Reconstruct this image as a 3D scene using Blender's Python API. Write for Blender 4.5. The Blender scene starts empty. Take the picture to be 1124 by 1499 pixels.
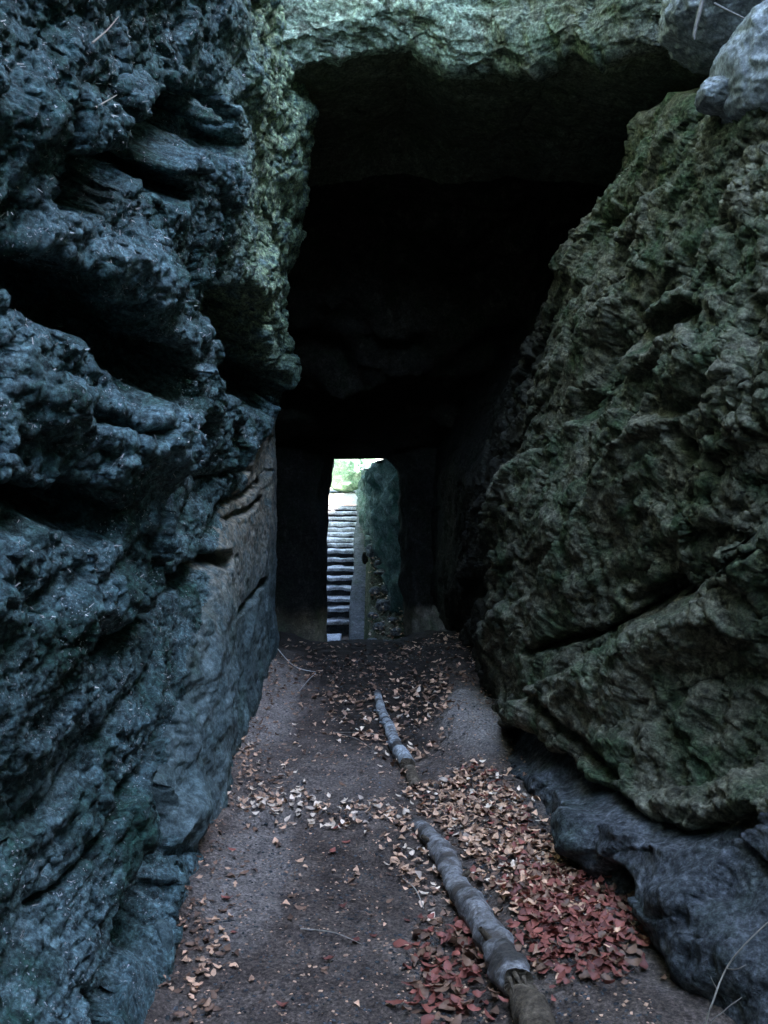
import bpy, math, random
import numpy as np
from mathutils import Vector

S = bpy.context.scene
COL = S.collection
R = math.radians
# ------------------------------------------------------------------ camera, world, sun, exposure
F, CX, CY, EYE = 1471.0, 562.0, 749.5, 1.55
PITCH = math.atan(77.5 / F)
cam_d = bpy.data.cameras.new('camera')
cam = bpy.data.objects.new('camera', cam_d); COL.objects.link(cam)
cam.location = (0, 0, EYE); cam.rotation_euler = (R(90) - PITCH, 0, 0)
cam_d.sensor_fit = 'VERTICAL'; cam_d.sensor_height = 36; cam_d.lens = 36 * F / 1499
cam_d.clip_start = 0.05; cam_d.clip_end = 600
cam_d.dof.use_dof = True; cam_d.dof.focus_distance = 5.0; cam_d.dof.aperture_fstop = 18
S.camera = cam

SUN_EL, SUN_AZ = 51.0, 112.0         # the sun stands to the right, beyond the gorge's rim
w = bpy.data.worlds.new('World'); S.world = w; w.use_nodes = True
nt = w.node_tree; nt.nodes.clear()
sky = nt.nodes.new('ShaderNodeTexSky'); sky.sky_type = 'NISHITA'; sky.sun_disc = False
sky.sun_elevation = R(SUN_EL); sky.sun_rotation = R(SUN_AZ); sky.dust_density = 0.6; sky.ozone_density = 1.3
bg = nt.nodes.new('ShaderNodeBackground'); bg.inputs['Strength'].default_value = 0.12
wo = nt.nodes.new('ShaderNodeOutputWorld')
nt.links.new(sky.outputs[0], bg.inputs[0]); nt.links.new(bg.outputs[0], wo.inputs[0])
sd = bpy.data.lights.new('sun', 'SUN'); sd.energy = 4.0; sd.angle = R(0.53); sd.color = (1, 0.95, 0.88)
sun = bpy.data.objects.new('sun', sd); COL.objects.link(sun)
to_sun = Vector((math.sin(R(SUN_AZ)) * math.cos(R(SUN_EL)), math.cos(R(SUN_AZ)) * math.cos(R(SUN_EL)), math.sin(R(SUN_EL))))
sun.rotation_euler = to_sun.to_track_quat('Z', 'Y').to_euler(); sun.location = (3, 20, 25)
S.view_settings.view_transform = 'Standard'; S.view_settings.look = 'None'
S.view_settings.exposure = 4.7; S.view_settings.gamma = 1; S.view_settings.use_curve_mapping = False

# ------------------------------------------------------------------ helpers
rng = np.random.default_rng(7)
random.seed(7)
_p = np.random.default_rng(3).permutation(256).astype(np.int32); _p = np.concatenate([_p, _p, _p])
_g = np.random.default_rng(4).normal(size=(256, 3)).astype(np.float32); _g /= np.linalg.norm(_g, axis=1)[:, None]

def perlin(P):
    P = P.astype(np.float32)
    i = np.floor(P).astype(np.int32); f = P - i; i &= 255
    u = f * f * f * (f * (f * 6 - 15) + 10)
    def c(a, b, d):
        h = _p[_p[_p[(i[..., 0] + a) & 255] + ((i[..., 1] + b) & 255)] + ((i[..., 2] + d) & 255)]
        g = _g[h]
        return g[..., 0] * (f[..., 0] - a) + g[..., 1] * (f[..., 1] - b) + g[..., 2] * (f[..., 2] - d)
    x0 = c(0,0,0) + u[..., 0] * (c(1,0,0) - c(0,0,0)); x1 = c(0,1,0) + u[..., 0] * (c(1,1,0) - c(0,1,0))
    x2 = c(0,0,1) + u[..., 0] * (c(1,0,1) - c(0,0,1)); x3 = c(0,1,1) + u[..., 0] * (c(1,1,1) - c(0,1,1))
    y0 = x0 + u[..., 1] * (x1 - x0); y1 = x2 + u[..., 1] * (x3 - x2)
    return (y0 + u[..., 2] * (y1 - y0)) * 1.5

def fbm(P, s, o, off=0.0, gain=0.5, ridge=False):
    t = np.zeros(P.shape[:-1], np.float32); a = 1.0; n = 0
    for k in range(o):
        v = perlin(P * (s * 2.03 ** k) + off + 17.3 * k)
        if ridge: v = 1 - 2 * np.abs(v)
        t += a * v; n += a; a *= gain
    return t / n

def worley(P, s, off=0.0):
    P = (P * s + off).astype(np.float32); i = np.floor(P).astype(np.int32); f = P - i
    best = np.full(P.shape[:-1], 9.0, np.float32); sec = best.copy()
    for a in (-1, 0, 1):
        for b in (-1, 0, 1):
            for c in (-1, 0, 1):
                h = _p[_p[_p[(i[..., 0] + a) & 255] + ((i[..., 1] + b) & 255)] + ((i[..., 2] + c) & 255)]
                q = _g[h] * .42 + .5
                d = (a + q[..., 0] - f[..., 0]) ** 2 + (b + q[..., 1] - f[..., 1]) ** 2 + (c + q[..., 2] - f[..., 2]) ** 2
                sec = np.minimum(sec, np.maximum(d, best)); best = np.minimum(best, d)
    return np.sqrt(best), np.sqrt(sec)

def facet(P, s, off=0.0):            # broken stone: every cell is a tilted flat
    P = (P * s + off).astype(np.float32); i = np.floor(P).astype(np.int32); f = P - i
    best = np.full(P.shape[:-1], 9.0, np.float32); out = np.zeros(P.shape[:-1], np.float32)
    for a in (-1, 0, 1):
        for b in (-1, 0, 1):
            for c in (-1, 0, 1):
                h = _p[_p[_p[(i[..., 0] + a) & 255] + ((i[..., 1] + b) & 255)] + ((i[..., 2] + c) & 255)]
                q = _g[h] * .42 + .5; g = _g[(h + 91) & 255]
                e = np.stack([f[..., 0] - a - q[..., 0], f[..., 1] - b - q[..., 1], f[..., 2] - c - q[..., 2]], -1)
                d = (e * e).sum(-1); v = (e * g).sum(-1) + g[..., 0] * .35; m = d < best
                best = np.where(m, d, best); out = np.where(m, v, out)
    return out

def sstep(a, b, x):
    t = np.clip((x - a) / (b - a), 0, 1); return t * t * (3 - 2 * t)

cp, sp = math.cos(PITCH), math.sin(PITCH)
def at(px, py, d):                    # the place in the world, d metres ahead, that the photograph shows at a pixel
    u = (px - CX) / F; v = (CY - py) / F
    dy = cp + v * sp; dz = -sp + v * cp
    return Vector((u * d / dy, d, EYE + dz * d / dy))
def ground_at(px, py): return at(px, py, EYE * F / max(py - 672.0, 40))
def to_px(P):
    x = P[..., 0]; y = P[..., 1]; z = P[..., 2] - EYE
    dep = np.maximum(y * cp - z * sp, .3); v = y * sp + z * cp
    return CX + F * x / dep, CY - F * v / dep

def seg_dist(px, py, pts):
    best = np.full(px.shape, 1e6, np.float32)
    if len(pts) == 1: return np.hypot(px - pts[0][0], py - pts[0][1])
    for (x0, y0), (x1, y1) in zip(pts[:-1], pts[1:]):
        dx, dy = x1 - x0, y1 - y0; t = np.clip(((px - x0) * dx + (py - y0) * dy) / (dx * dx + dy * dy), 0, 1)
        best = np.minimum(best, np.hypot(px - x0 - t * dx, py - y0 - t * dy))
    return best

def carve(px, py, feats, warp):       # hollows and swellings of a rock face: polyline, radius, depth, edge softness
    out = np.zeros(px.shape, np.float32)
    for pts, rad, dep, soft in feats:
        d = seg_dist(px, py, pts) + warp * rad * .55
        out += dep * (1 - sstep(rad * (1 - soft), rad, d))
    return out

def tag(o, label=None, cat=None, group=None, kind=None):
    if label: o['label'] = label
    if cat: o['category'] = cat
    if group: o['group'] = group
    if kind: o['kind'] = kind
    return o

def link(name, me, mat, parent=None, loc=None):
    o = bpy.data.objects.new(name, me); COL.objects.link(o)
    if mat is not None and not me.materials: me.materials.append(mat)
    if parent: o.parent = parent
    if loc is not None: o.location = loc
    return o

def np_mesh(name, V, Q, smooth=True):
    V = np.ascontiguousarray(V, np.float32); Q = np.ascontiguousarray(Q, np.int32)
    me = bpy.data.meshes.new(name); n, k = Q.shape
    me.vertices.add(len(V)); me.vertices.foreach_set('co', V.ravel())
    me.loops.add(n * k); me.loops.foreach_set('vertex_index', Q.ravel())
    me.polygons.add(n); me.polygons.foreach_set('loop_start', np.arange(0, n * k, k, dtype=np.int32))
    me.polygons.foreach_set('use_smooth', np.full(n, smooth))
    me.update(calc_edges=True); return me

def solid(name, V, Q, mat, parent=None, smooth=True):     # a mesh object whose origin stands at its base
    V = np.asarray(V, np.float32); used = np.unique(Q)
    if len(used) < len(V):
        m = np.full(len(V), -1, np.int32); m[used] = np.arange(len(used)); V = V[used]; Q = m[Q]
    lo, hi = V.min(0), V.max(0); base = np.array([(lo[0] + hi[0]) / 2, (lo[1] + hi[1]) / 2, lo[2]], np.float32)
    o = link(name, np_mesh(name, V - base, Q, smooth), mat, parent, tuple(float(x) for x in base))
    return o

def grid_quads(nu, nv):
    a = (np.arange(nu - 1)[:, None] * nv + np.arange(nv - 1)[None]).ravel()
    return np.stack([a, a + nv, a + nv + 1, a + 1], 1)

def normals(G):
    du = np.gradient(G, axis=0); dv = np.gradient(G, axis=1); n = np.cross(du, dv)
    return n / np.maximum(np.linalg.norm(n, axis=-1, keepdims=True), 1e-9)

def resample(stops, counts):
    out = []
    for (a, b), c in zip(zip(stops[:-1], stops[1:]), counts): out.append(np.linspace(a, b, c, endpoint=False))
    out.append([stops[-1]]); return np.concatenate(out)

# ------------------------------------------------------------------ materials
def mat_new(name):
    m = bpy.data.materials.new(name); m.use_nodes = True
    return m, m.node_tree, m.node_tree.nodes['Principled BSDF']

def noise(t, vec, scale, detail=6, rough=.6, dist=0.0):
    n = t.nodes.new('ShaderNodeTexNoise'); n.inputs['Scale'].default_value = scale; n.inputs['Detail'].default_value = detail
    n.inputs['Roughness'].default_value = rough; n.inputs['Distortion'].default_value = dist
    t.links.new(vec, n.inputs['Vector']); return n.outputs['Fac']

def ramp(t, fac, stops):
    r = t.nodes.new('ShaderNodeValToRGB'); e = r.color_ramp.elements
    while len(e) < len(stops): e.new(.5)
    for x, (p, c) in zip(e, stops): x.position = p; x.color = (*c, 1) if len(c) == 3 else c
    t.links.new(fac, r.inputs[0]); return r.outputs[0]

def mix(t, f, a, b, mode='MIX'):
    n = t.nodes.new('ShaderNodeMix'); n.data_type = 'RGBA'; n.blend_type = mode
    for s, v in ((n.inputs[0], f), (n.inputs[6], a), (n.inputs[7], b)):
        if isinstance(v, (int, float)): s.default_value = v
        elif isinstance(v, tuple): s.default_value = (*v, 1)
        else: t.links.new(v, s)
    return n.outputs[2]

def rock_mat(name, c0, c1, c2, moss=(.05, .075, .035), moss_lo=.5, moss_hi=.7, bump=.6, spec=.15, rough=.9, scale=1.0, glint=None, bd=.02, grain=.6, lichen=None, deep_shade=None):
    m, t, b = mat_new(name)
    tc = t.nodes.new('ShaderNodeTexCoord').outputs['Object']
    n1 = noise(t, tc, 1.7 * scale, 7, .62, .4); n2 = noise(t, tc, 9 * scale, 8, .65, .2); n3 = noise(t, tc, 60 * scale, 6, .7)
    c = ramp(t, n1, [(.3, c0), (.5, c1), (.7, c2)])
    c = mix(t, .55, c, ramp(t, n2, [(.3, tuple(x * .45 for x in c1)), (.55, c1), (.75, tuple(min(1, x * 1.5) for x in c2))]))
    mf = ramp(t, noise(t, tc, 3.1 * scale, 9, .7, .6), [(moss_lo, (0, 0, 0)), (moss_hi, (1, 1, 1))])
    c = mix(t, mf, c, moss)
    if lichen:
        la = t.nodes.new('ShaderNodeAttribute'); la.attribute_name = 'lichen'
        lf = t.nodes.new('ShaderNodeMath'); lf.operation = 'MULTIPLY'; t.links.new(la.outputs['Fac'], lf.inputs[0])
        t.links.new(ramp(t, noise(t, tc, 14, 6, .7, .5), [(.4, (.1, .1, .1)), (.55, (1, 1, 1))]), lf.inputs[1])
        c = mix(t, lf.outputs[0], c, lichen)
    c = mix(t, grain, c, ramp(t, n3, [(.3, (.2, .2, .2)), (.48, (.8, .8, .8)), (.62, (1.7, 1.7, 1.7)), (.75, (2.4, 2.4, 2.4))]), 'MULTIPLY')
    nb = noise(t, tc, 24 * scale, 7, .72, .3)
    c = mix(t, grain * .9, c, ramp(t, nb, [(.34, (.15, .16, .15)), (.48, (.85, .85, .85)), (.66, (1.7, 1.7, 1.7))]), 'MULTIPLY')
    if deep_shade:
        da = t.nodes.new('ShaderNodeAttribute'); da.attribute_name = 'deep_shade'; c = mix(t, da.outputs['Fac'], c, deep_shade)
    if glint:
        sf = ramp(t, noise(t, tc, 130, 2, .5), [(.63, (0, 0, 0)), (.68, (1, 1, 1))])  # wet glints painted as pale specks in the colour
        sp_ = t.nodes.new('ShaderNodeMath'); sp_.operation = 'MULTIPLY'; t.links.new(sf, sp_.inputs[0])
        t.links.new(ramp(t, noise(t, tc, 7, 4, .7), [(.5, (0, 0, 0)), (.62, (1, 1, 1))]), sp_.inputs[1]); c = mix(t, sp_.outputs[0], c, glint)
    t.links.new(c, b.inputs['Base Color'])
    b.inputs['Roughness'].default_value = rough; b.inputs['Specular IOR Level'].default_value = spec
    n4 = noise(t, tc, 28 * scale, 10, .72, .3); n5 = noise(t, tc, 110 * scale, 5, .7)
    ad = t.nodes.new('ShaderNodeMath'); ad.operation = 'MULTIPLY_ADD'; ad.inputs[1].default_value = .35
    t.links.new(n5, ad.inputs[0]); t.links.new(n4, ad.inputs[2])
    bp = t.nodes.new('ShaderNodeBump'); bp.inputs['Strength'].default_value = bump; bp.inputs['Distance'].default_value = bd
    t.links.new(ad.outputs[0], bp.inputs['Height']); t.links.new(bp.outputs[0], b.inputs['Normal'])
    return m

M = {}
M['left'] = rock_mat('mossy_sandstone', (.04, .075, .08), (.10, .17, .175), (.23, .33, .335), (.028, .075, .055), .45, .62, 1.0, .3, .75, glint=(.7, .7, .68), grain=1.0, bd=.03, lichen=(.34, .44, .25))
M['slab'] = rock_mat('smooth_sandstone', (.04, .066, .066), (.085, .125, .125), (.155, .20, .195), (.035, .07, .05), .5, .75, .5, .2, .9, lichen=(.25, .225, .165))
M['right'] = rock_mat('pitted_sandstone', (.065, .062, .042), (.135, .125, .085), (.27, .245, .17), (.05, .072, .035), .44, .62, 1.0, grain=.8, deep_shade=(.022, .02, .016))
M['foot'] = rock_mat('grey_sandstone', (.045, .05, .052), (.08, .084, .086), (.14, .14, .14), (.04, .06, .045), .5, .8, .9, grain=.85)
M['lintel'] = rock_mat('pale_mossy_sandstone', (.07, .075, .055), (.12, .12, .09), (.20, .19, .15), (.06, .085, .05), .46, .66, .9, grain=.9, lichen=(.36, .44, .33))
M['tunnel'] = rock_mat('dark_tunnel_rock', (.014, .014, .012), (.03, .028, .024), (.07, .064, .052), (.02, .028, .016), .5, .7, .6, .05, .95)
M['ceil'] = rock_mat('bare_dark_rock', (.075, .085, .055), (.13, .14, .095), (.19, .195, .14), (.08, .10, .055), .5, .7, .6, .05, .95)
M['corner'] = rock_mat('smooth_bluish_rock', (.14, .15, .16), (.24, .25, .26), (.34, .35, .35), (.12, .14, .12), .5, .8, .3)
M['exit'] = rock_mat('mossy_stair_rock', (.03, .042, .04), (.12, .155, .145), (.36, .42, .40), (.04, .09, .07), .42, .6, .7)
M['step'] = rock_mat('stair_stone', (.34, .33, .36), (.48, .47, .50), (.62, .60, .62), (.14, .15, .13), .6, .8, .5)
M['riser'] = rock_mat('shaded_riser_stone', (.04, .04, .05), (.07, .07, .08), (.12, .12, .13), (.03, .035, .03), .5, .7, .5)  # risers' shade under the treads is put into the colour
M['rampm'] = rock_mat('ramp_earth', (.05, .05, .055), (.09, .09, .10), (.16, .16, .17), (.05, .06, .05), .5, .7, .4)
M['stone'] = rock_mat('rubble_stone', (.10, .10, .10), (.20, .20, .20), (.34, .34, .33), (.06, .08, .06), .5, .7, .8, grain=.7)
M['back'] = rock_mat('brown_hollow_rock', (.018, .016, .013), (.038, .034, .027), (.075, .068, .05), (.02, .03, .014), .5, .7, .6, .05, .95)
M['sand'] = rock_mat('pale_sandy_path', (.42, .38, .33), (.52, .48, .42), (.62, .58, .52), (.3, .28, .2), .6, .8, .4)
M['green'] = rock_mat('green_moss_rock', (.16, .26, .18), (.27, .40, .29), (.42, .52, .42), (.12, .24, .15), .4, .6, .6)

def ground_mat():
    m, t, b = mat_new('trodden_earth')
    tc = t.nodes.new('ShaderNodeTexCoord').outputs['Object']
    big = noise(t, tc, 1.5, 6, .6, .5); mid = noise(t, tc, 8, 8, .7, .3); fine = noise(t, tc, 80, 6, .75)
    c = ramp(t, big, [(.32, (.07, .052, .042)), (.5, (.12, .092, .075)), (.68, (.19, .15, .125))])
    c = mix(t, .5, c, ramp(t, mid, [(.35, (.05, .038, .03)), (.5, (.12, .092, .074)), (.68, (.24, .19, .15))]))
    # worn pale sandstone showing at the path's edges: painted by a vertex attribute laid where the bare stone is
    at_ = t.nodes.new('ShaderNodeAttribute'); at_.attribute_name = 'bare'
    c = mix(t, at_.outputs['Fac'], c, ramp(t, mid, [(.3, (.20, .17, .15)), (.7, (.38, .33, .28))]))
    c = mix(t, .9, c, ramp(t, fine, [(.32, (.2, .2, .2)), (.5, (.85, .85, .85)), (.68, (2.2, 2.1, 2.0))]), 'MULTIPLY')
    mo = t.nodes.new('ShaderNodeAttribute'); mo.attribute_name = 'mouth_shade'
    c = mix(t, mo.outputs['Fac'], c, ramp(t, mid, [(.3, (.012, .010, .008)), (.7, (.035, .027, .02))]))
    t.links.new(c, b.inputs['Base Color']); b.inputs['Roughness'].default_value = .9; b.inputs['Specular IOR Level'].default_value = .08
    bp = t.nodes.new('ShaderNodeBump'); bp.inputs['Strength'].default_value = 1.0; bp.inputs['Distance'].default_value = .02
    n4 = noise(t, tc, 40, 10, .75, .2)
    t.links.new(n4, bp.inputs['Height']); t.links.new(bp.outputs[0], b.inputs['Normal'])
    return m
M['ground'] = ground_mat()

def leaf_mat(name, col, vary=.35):
    m, t, b = mat_new(name)
    info = t.nodes.new('ShaderNodeObjectInfo'); tc = t.nodes.new('ShaderNodeTexCoord').outputs['Object']
    n = noise(t, tc, 45, 4, .6)
    c = ramp(t, n, [(.3, tuple(x * .6 for x in col)), (.7, tuple(min(.9, x * 1.25) for x in col))])
    geo = t.nodes.new('ShaderNodeNewGeometry')
    a = t.nodes.new('ShaderNodeMath'); a.operation = 'ADD'
    t.links.new(info.outputs['Random'], a.inputs[0]); t.links.new(geo.outputs['Random Per Island'], a.inputs[1])
    fr = t.nodes.new('ShaderNodeMath'); fr.operation = 'FRACT'; t.links.new(a.outputs[0], fr.inputs[0])
    c = mix(t, .9, c, ramp(t, fr.outputs[0], [(0, (.5, .45, .45)), (.5, (1, .95, .9)), (1, (1.5, 1.4, 1.35))]), 'MULTIPLY')
    t.links.new(c, b.inputs['Base Color']); b.inputs['Roughness'].default_value = .6
    b.inputs['Specular IOR Level'].default_value = .35
    return m
M['tan'] = leaf_mat('dry_tan_leaf', (.54, .33, .205)); M['pale'] = leaf_mat('bleached_leaf', (.68, .54, .40))
M['red'] = leaf_mat('red_brown_leaf', (.21, .065, .045)); M['brown'] = leaf_mat('brown_leaf', (.16, .09, .055))
M['green_leaf'] = leaf_mat('green_leaf', (.10, .17, .06))
M['fleck'] = leaf_mat('pale_needle', (.60, .60, .56)); M['twig'] = leaf_mat('dry_twig', (.30, .27, .22))

M['root'] = leaf_mat('dull_root', (.12, .11, .10))
def bark_mat(name, pale, dark, ringscale):
    m, t, b = mat_new(name)
    tc = t.nodes.new('ShaderNodeTexCoord').outputs['UV']
    mp = t.nodes.new('ShaderNodeMapping'); mp.inputs['Scale'].default_value = (ringscale, .7, 1); t.links.new(tc, mp.inputs[0])
    n1 = noise(t, mp.outputs[0], 1.0, 5, .6, .3)
    mp2 = t.nodes.new('ShaderNodeMapping'); mp2.inputs['Scale'].default_value = (90, 5, 1); t.links.new(tc, mp2.inputs[0])
    n2 = noise(t, mp2.outputs[0], 1.0, 6, .7, .2)
    ob = t.nodes.new('ShaderNodeTexCoord').outputs['Object']; n3 = noise(t, ob, 60, 6, .7)
    c = ramp(t, n1, [(.40, dark), (.46, tuple(x * .6 for x in pale)), (.55, pale), (.7, tuple(x * .7 for x in pale))])
    c = mix(t, .8, c, ramp(t, n2, [(.35, (.35, .33, .3)), (.5, (1, 1, 1))]), 'MULTIPLY')
    c = mix(t, .85, c, ramp(t, n3, [(.35, (.3, .27, .24)), (.5, (.9, .88, .85)), (.65, (1.5, 1.45, 1.4))]), 'MULTIPLY')
    c = mix(t, ramp(t, noise(t, ob, 13, 7, .75, .6), [(.48, (0, 0, 0)), (.6, (.85, .85, .85))]), c, (.06, .045, .033))
    t.links.new(c, b.inputs['Base Color']); b.inputs['Roughness'].default_value = .8
    bp = t.nodes.new('ShaderNodeBump'); bp.inputs['Strength'].default_value = .8; bp.inputs['Distance'].default_value = .008
    t.links.new(n2, bp.inputs['Height']); t.links.new(bp.outputs[0], b.inputs['Normal'])
    return m
M['bark'] = bark_mat('grey_birch_bark', (.26, .25, .24), (.045, .038, .03), 7)
M['bark_far'] = bark_mat('pale_birch_bark', (.45, .48, .48), (.05, .045, .04), 8)
M['wood'] = rock_mat('rotten_wood', (.06, .045, .03), (.12, .09, .06), (.2, .16, .11), (.08, .07, .05), .6, .8, .8)

# ------------------------------------------------------------------ ground
def ground_z(x, y):
    z = np.where(y < 8, 0, -1.25 * sstep(7.6, 15.5, y))
    return z
xs = np.concatenate([-np.geomspace(70, 1.3, 22), np.linspace(-1.25, 1.45, 340), np.geomspace(1.5, 70, 22)])
ys = np.concatenate([np.linspace(-60, .8, 30), 1.0 * np.geomspace(1, 1.0, 1), np.geomspace(1.1, 9, 620)[0:], np.linspace(9.05, 20, 160), np.geomspace(20.5, 120, 20)])
X, Y = np.meshgrid(xs, ys, indexing='ij'); G = np.stack([X, Y, ground_z(X, Y)], -1).astype(np.float32)
PXg, PYg = to_px(G)
near = 1 - sstep(14, 22, Y)
rough = fbm(G, 1.3, 3) * .045 + fbm(G, 7, 5, 5) * .022 + fbm(G, 38, 3, 9) * .007
edge = sstep(.35, .75, np.abs(X + .12 + .02 * Y))      # the path is dished, its edges climb to the rock
hz = rough * near + edge * .10 * near
# a low flat stone slab crossing the path; its front edge is where the pale leaves have gathered
wv = fbm(G, 3, 3, 40)
slab = sstep(4.18, 4.24, Y + wv * .25) * (1 - sstep(5.2, 5.6, Y + wv * .3)) * (1 - sstep(.0, .12, X + .06 + wv * .1))
hz = hz + slab * .03
# pale worn hump of sandstone at the right of the path
hump = 1 - sstep(.5, 1, np.hypot((X - .50) / .24, (Y - 5.6) / .9) + wv * .3)
hz = hz + hump * .05
G[..., 2] += hz
bare = np.clip(hump * .8 + .6 * (1 - sstep(.5, 1, np.hypot((X + .52) / .22, (Y - 3.7) / .8) + wv * .4))
               + .85 * (1 - sstep(.5, 1, np.hypot((X + .74) / .26, (Y - 6.4) / 1.8) + wv * .4)) + slab * .15
               + .5 * (1 - sstep(.5, 1, np.hypot((X - .80) / .16, (Y - 3.9) / 1.2) + wv * .5)), 0, 1)
nu, nv = G.shape[:2]
me = np_mesh('ground', G.reshape(-1, 3), grid_quads(nu, nv))
at_ = me.attributes.new('bare', 'FLOAT', 'POINT'); at_.data.foreach_set('value', bare.astype(np.float32).ravel())
mouth_shade = np.clip(sstep(6.2, 8.2, Y + wv * 1.2 + .6 * (X > -.45)) * (1 - sstep(13, 14, Y)) + .8 * (1 - sstep(.5, 1.0, np.hypot((X - .02) / .45, (Y - 6.2) / 1.4) + wv * .5)), 0, .9) * (1 - bare)  # shade under the lintel painted dark into the ground
at2 = me.attributes.new('mouth_shade', 'FLOAT', 'POINT'); at2.data.foreach_set('value', mouth_shade.astype(np.float32).ravel())
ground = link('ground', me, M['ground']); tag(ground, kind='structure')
Gy, Gx = ys, xs
def gz(x, y):
    i = np.clip(np.searchsorted(xs, x), 1, len(xs) - 1); j = np.clip(np.searchsorted(ys, y), 1, len(ys) - 1)
    return float(G[i, j, 2])

# ------------------------------------------------------------------ left rock wall
Lf_y = np.array([-6, .8, 1.6, 2.2, 2.76, 3.13, 3.63, 4.49, 5.59, 7.0, 7.9, 8.3])
Lf_x = np.array([-.9, -.75, -.66, -.63, -.625, -.65, -.68, -.70, -.77, -.82, -.85, -.95])
dcol = np.concatenate([np.linspace(-6, 1.3, 30), np.geomspace(1.4, 8.1, 560)])
zrow = resample([-.25, 0, 3.0, 4.6, 7.0], [12, 560, 190, 60])
X0 = np.interp(dcol, Lf_y, Lf_x)[:, None] + 0 * zrow[None]
D = dcol[:, None] + 0 * zrow[None]; Z = zrow[None] + 0 * dcol[:, None]
X0 = X0 + (fbm(np.stack([X0, D, Z * .6], -1), 2.3, 3, 91) * .07 + fbm(np.stack([X0, D, Z], -1), 7, 2, 92) * .02) * sstep(8, 7, D) * sstep(1.0, .2, Z)
flare = np.interp(dcol, [-6, 0, 1.5, 2.2, 3.0, 3.8, 4.6, 9], [.3, .3, .30, .25, .11, .03, 0, 0])[:, None]
X0 = X0 - flare * sstep(.05, .75, Z)
# the far end swells towards the path at the height of the lintel
X0 = X0 + .24 * np.exp(-((Z - 3.75) / .75) ** 2) * sstep(5.4, 6.6, D) * (1 - .25 * sstep(7.4, 8, D))
LG = np.stack([X0, D, Z], -1).astype(np.float32)
px, py = to_px(LG)
q = LG * np.array([1, 1, 1], np.float32)
strata = np.stack([q[..., 0], q[..., 1], q[..., 2] * 1.6 - q[..., 1] * .35], -1)
big = fbm(strata, .9, 3, 3.1); med = fbm(strata, 3.2, 4, 8.8, ridge=True); fin = fbm(q, 13, 4, 1.7); vfn = fbm(q, 48, 3, 2.2)
w1, w2 = worley(strata + fbm(q, 2.5, 2, 55)[..., None] * .3, 2.6, 5)
warp = fbm(q, 4, 4, 77) * 1.2
line = np.interp(py, [0, 560, 800, 1000, 1180, 1300, 1500], [470, 402, 335, 300, 285, 335, 345]) + warp * 14   # right of it: the smooth slab
smooth = sstep(-22, 22, px - line) * sstep(560, 640, py)
p1, p2 = worley(q + fbm(q, 6, 2, 19)[..., None] * .12, 13, 6)
rm = .5 + .6 * sstep(-.25, .35, fbm(q, .9, 3, 401))                       # some stretches of the wall are worn smoother
tl = (q[..., 2] * .93 - q[..., 1] * .30) * 1.25 + fbm(q, .8, 4, 66) * .55; saw = tl - np.floor(tl)
saw = saw * (1 - sstep(.86, 1.0, saw))
disp = big * .16 + med * .04 * rm + (w2 - w1 - .25) * .04 * rm + fin * .015 + (saw - .4) * .075 + facet(strata + fbm(q, 2, 2, 7)[..., None] * .16, 1.9, 34) * .05 + facet(q + fbm(q, 5, 2, 17)[..., None] * .06, 5.5, 24) * .022 * rm
disp = disp - .20 * sstep(2.1, 1.2, Z) * sstep(2.9, 3.7, D) - .10 * sstep(.9, .3, Z)
dsm = big * .05 + fbm(strata, 2.2, 3, 4) * .035 + fin * .016 + vfn * .004
disp = disp * (1 - smooth) + dsm * smooth + .05 * (1 - smooth)
feats = [
    ([(110, 285), (190, 225), (265, 165)], 50, -.58, .35), ([(225, 270), (240, 285)], 26, -.30, .4), ([(292, 190), (305, 215)], 22, -.22, .5), ([(150, 130), (165, 180)], 18, -.10, .7),
    ([(-30, 380), (60, 430), (150, 500), (240, 560)], 58, -.40, .35), 
    ([(325, 450), (345, 520), (375, 580)], 36, -.42, .4), ([(300, 640), (275, 690)], 36, -.45, .3),
    ([(-20, 740), (60, 730), (120, 770)], 46, -.34, .4), ([(380, 370), (390, 400)], 12, -.25, .6),
    ([(130, 950), (200, 900), (300, 860), (330, 820)], 19, -.26, .5), ([(160, 640), (90, 600)], 16, -.09, .7),
    ([(240, 770), (255, 740)], 14, -.10, .6), ([(245, 1180)], 17, -.12, .5), ([(60, 1320), (130, 1250), (180, 1130), (220, 1060)], 14, -.08, .8),
    ([(255, 1190), (225, 1330), (205, 1500)], 44, -.26, .6),
    ([(310, 880), (345, 740), (395, 690)], 7, -.05, .7), ([(350, 900), (385, 850)], 6, -.06, .7), ([(330, 700), (360, 690)], 9, -.05, .7),
    ([(398, 640), (392, 740)], 4, -.05, .7), ([(350, 760), (380, 730)], 6, -.04, .7),
    # swellings
    ([(60, 300), (40, 340)], 60, .05, .9), ([(150, 380), (210, 420)], 60, .06, .9), ([(60, 600), (170, 640), (220, 680)], 60, .07, .9),
    ([(60, 900), (150, 880)], 50, .06, .9), ([(330, 100), (300, 330)], 50, .04, .9), ([(30, 150), (80, 60)], 60, .05, .9)]
cv = carve(px, py, feats, warp); disp = disp + cv
disp *= sstep(8.2, 7.7, D) * .6 + .4
N = normals(LG); N *= np.sign((N * np.array([1, 0, 0])).sum(-1, keepdims=True) + 1e-6)
LG = LG + N * disp[..., None]
LG[..., 2] += (fbm(q, 2.6, 4, 31) * .07 + fbm(q, 11, 3, 66) * .008) * sstep(-.1, .4, Z) * (1 - smooth)
LG[..., 1] += (fbm(q, 2.6, 4, 91) * .06) * (1 - smooth)
LG[..., 2] += np.maximum(-cv - .04, 0) * .45      # hollows bite upwards, so their roofs overhang
N = normals(LG); N *= np.sign((normals(np.stack([X0, D, Z], -1)) [..., :1]) + 1e-6)
if np.mean(N[..., 0]) < 0: N = -N
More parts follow.
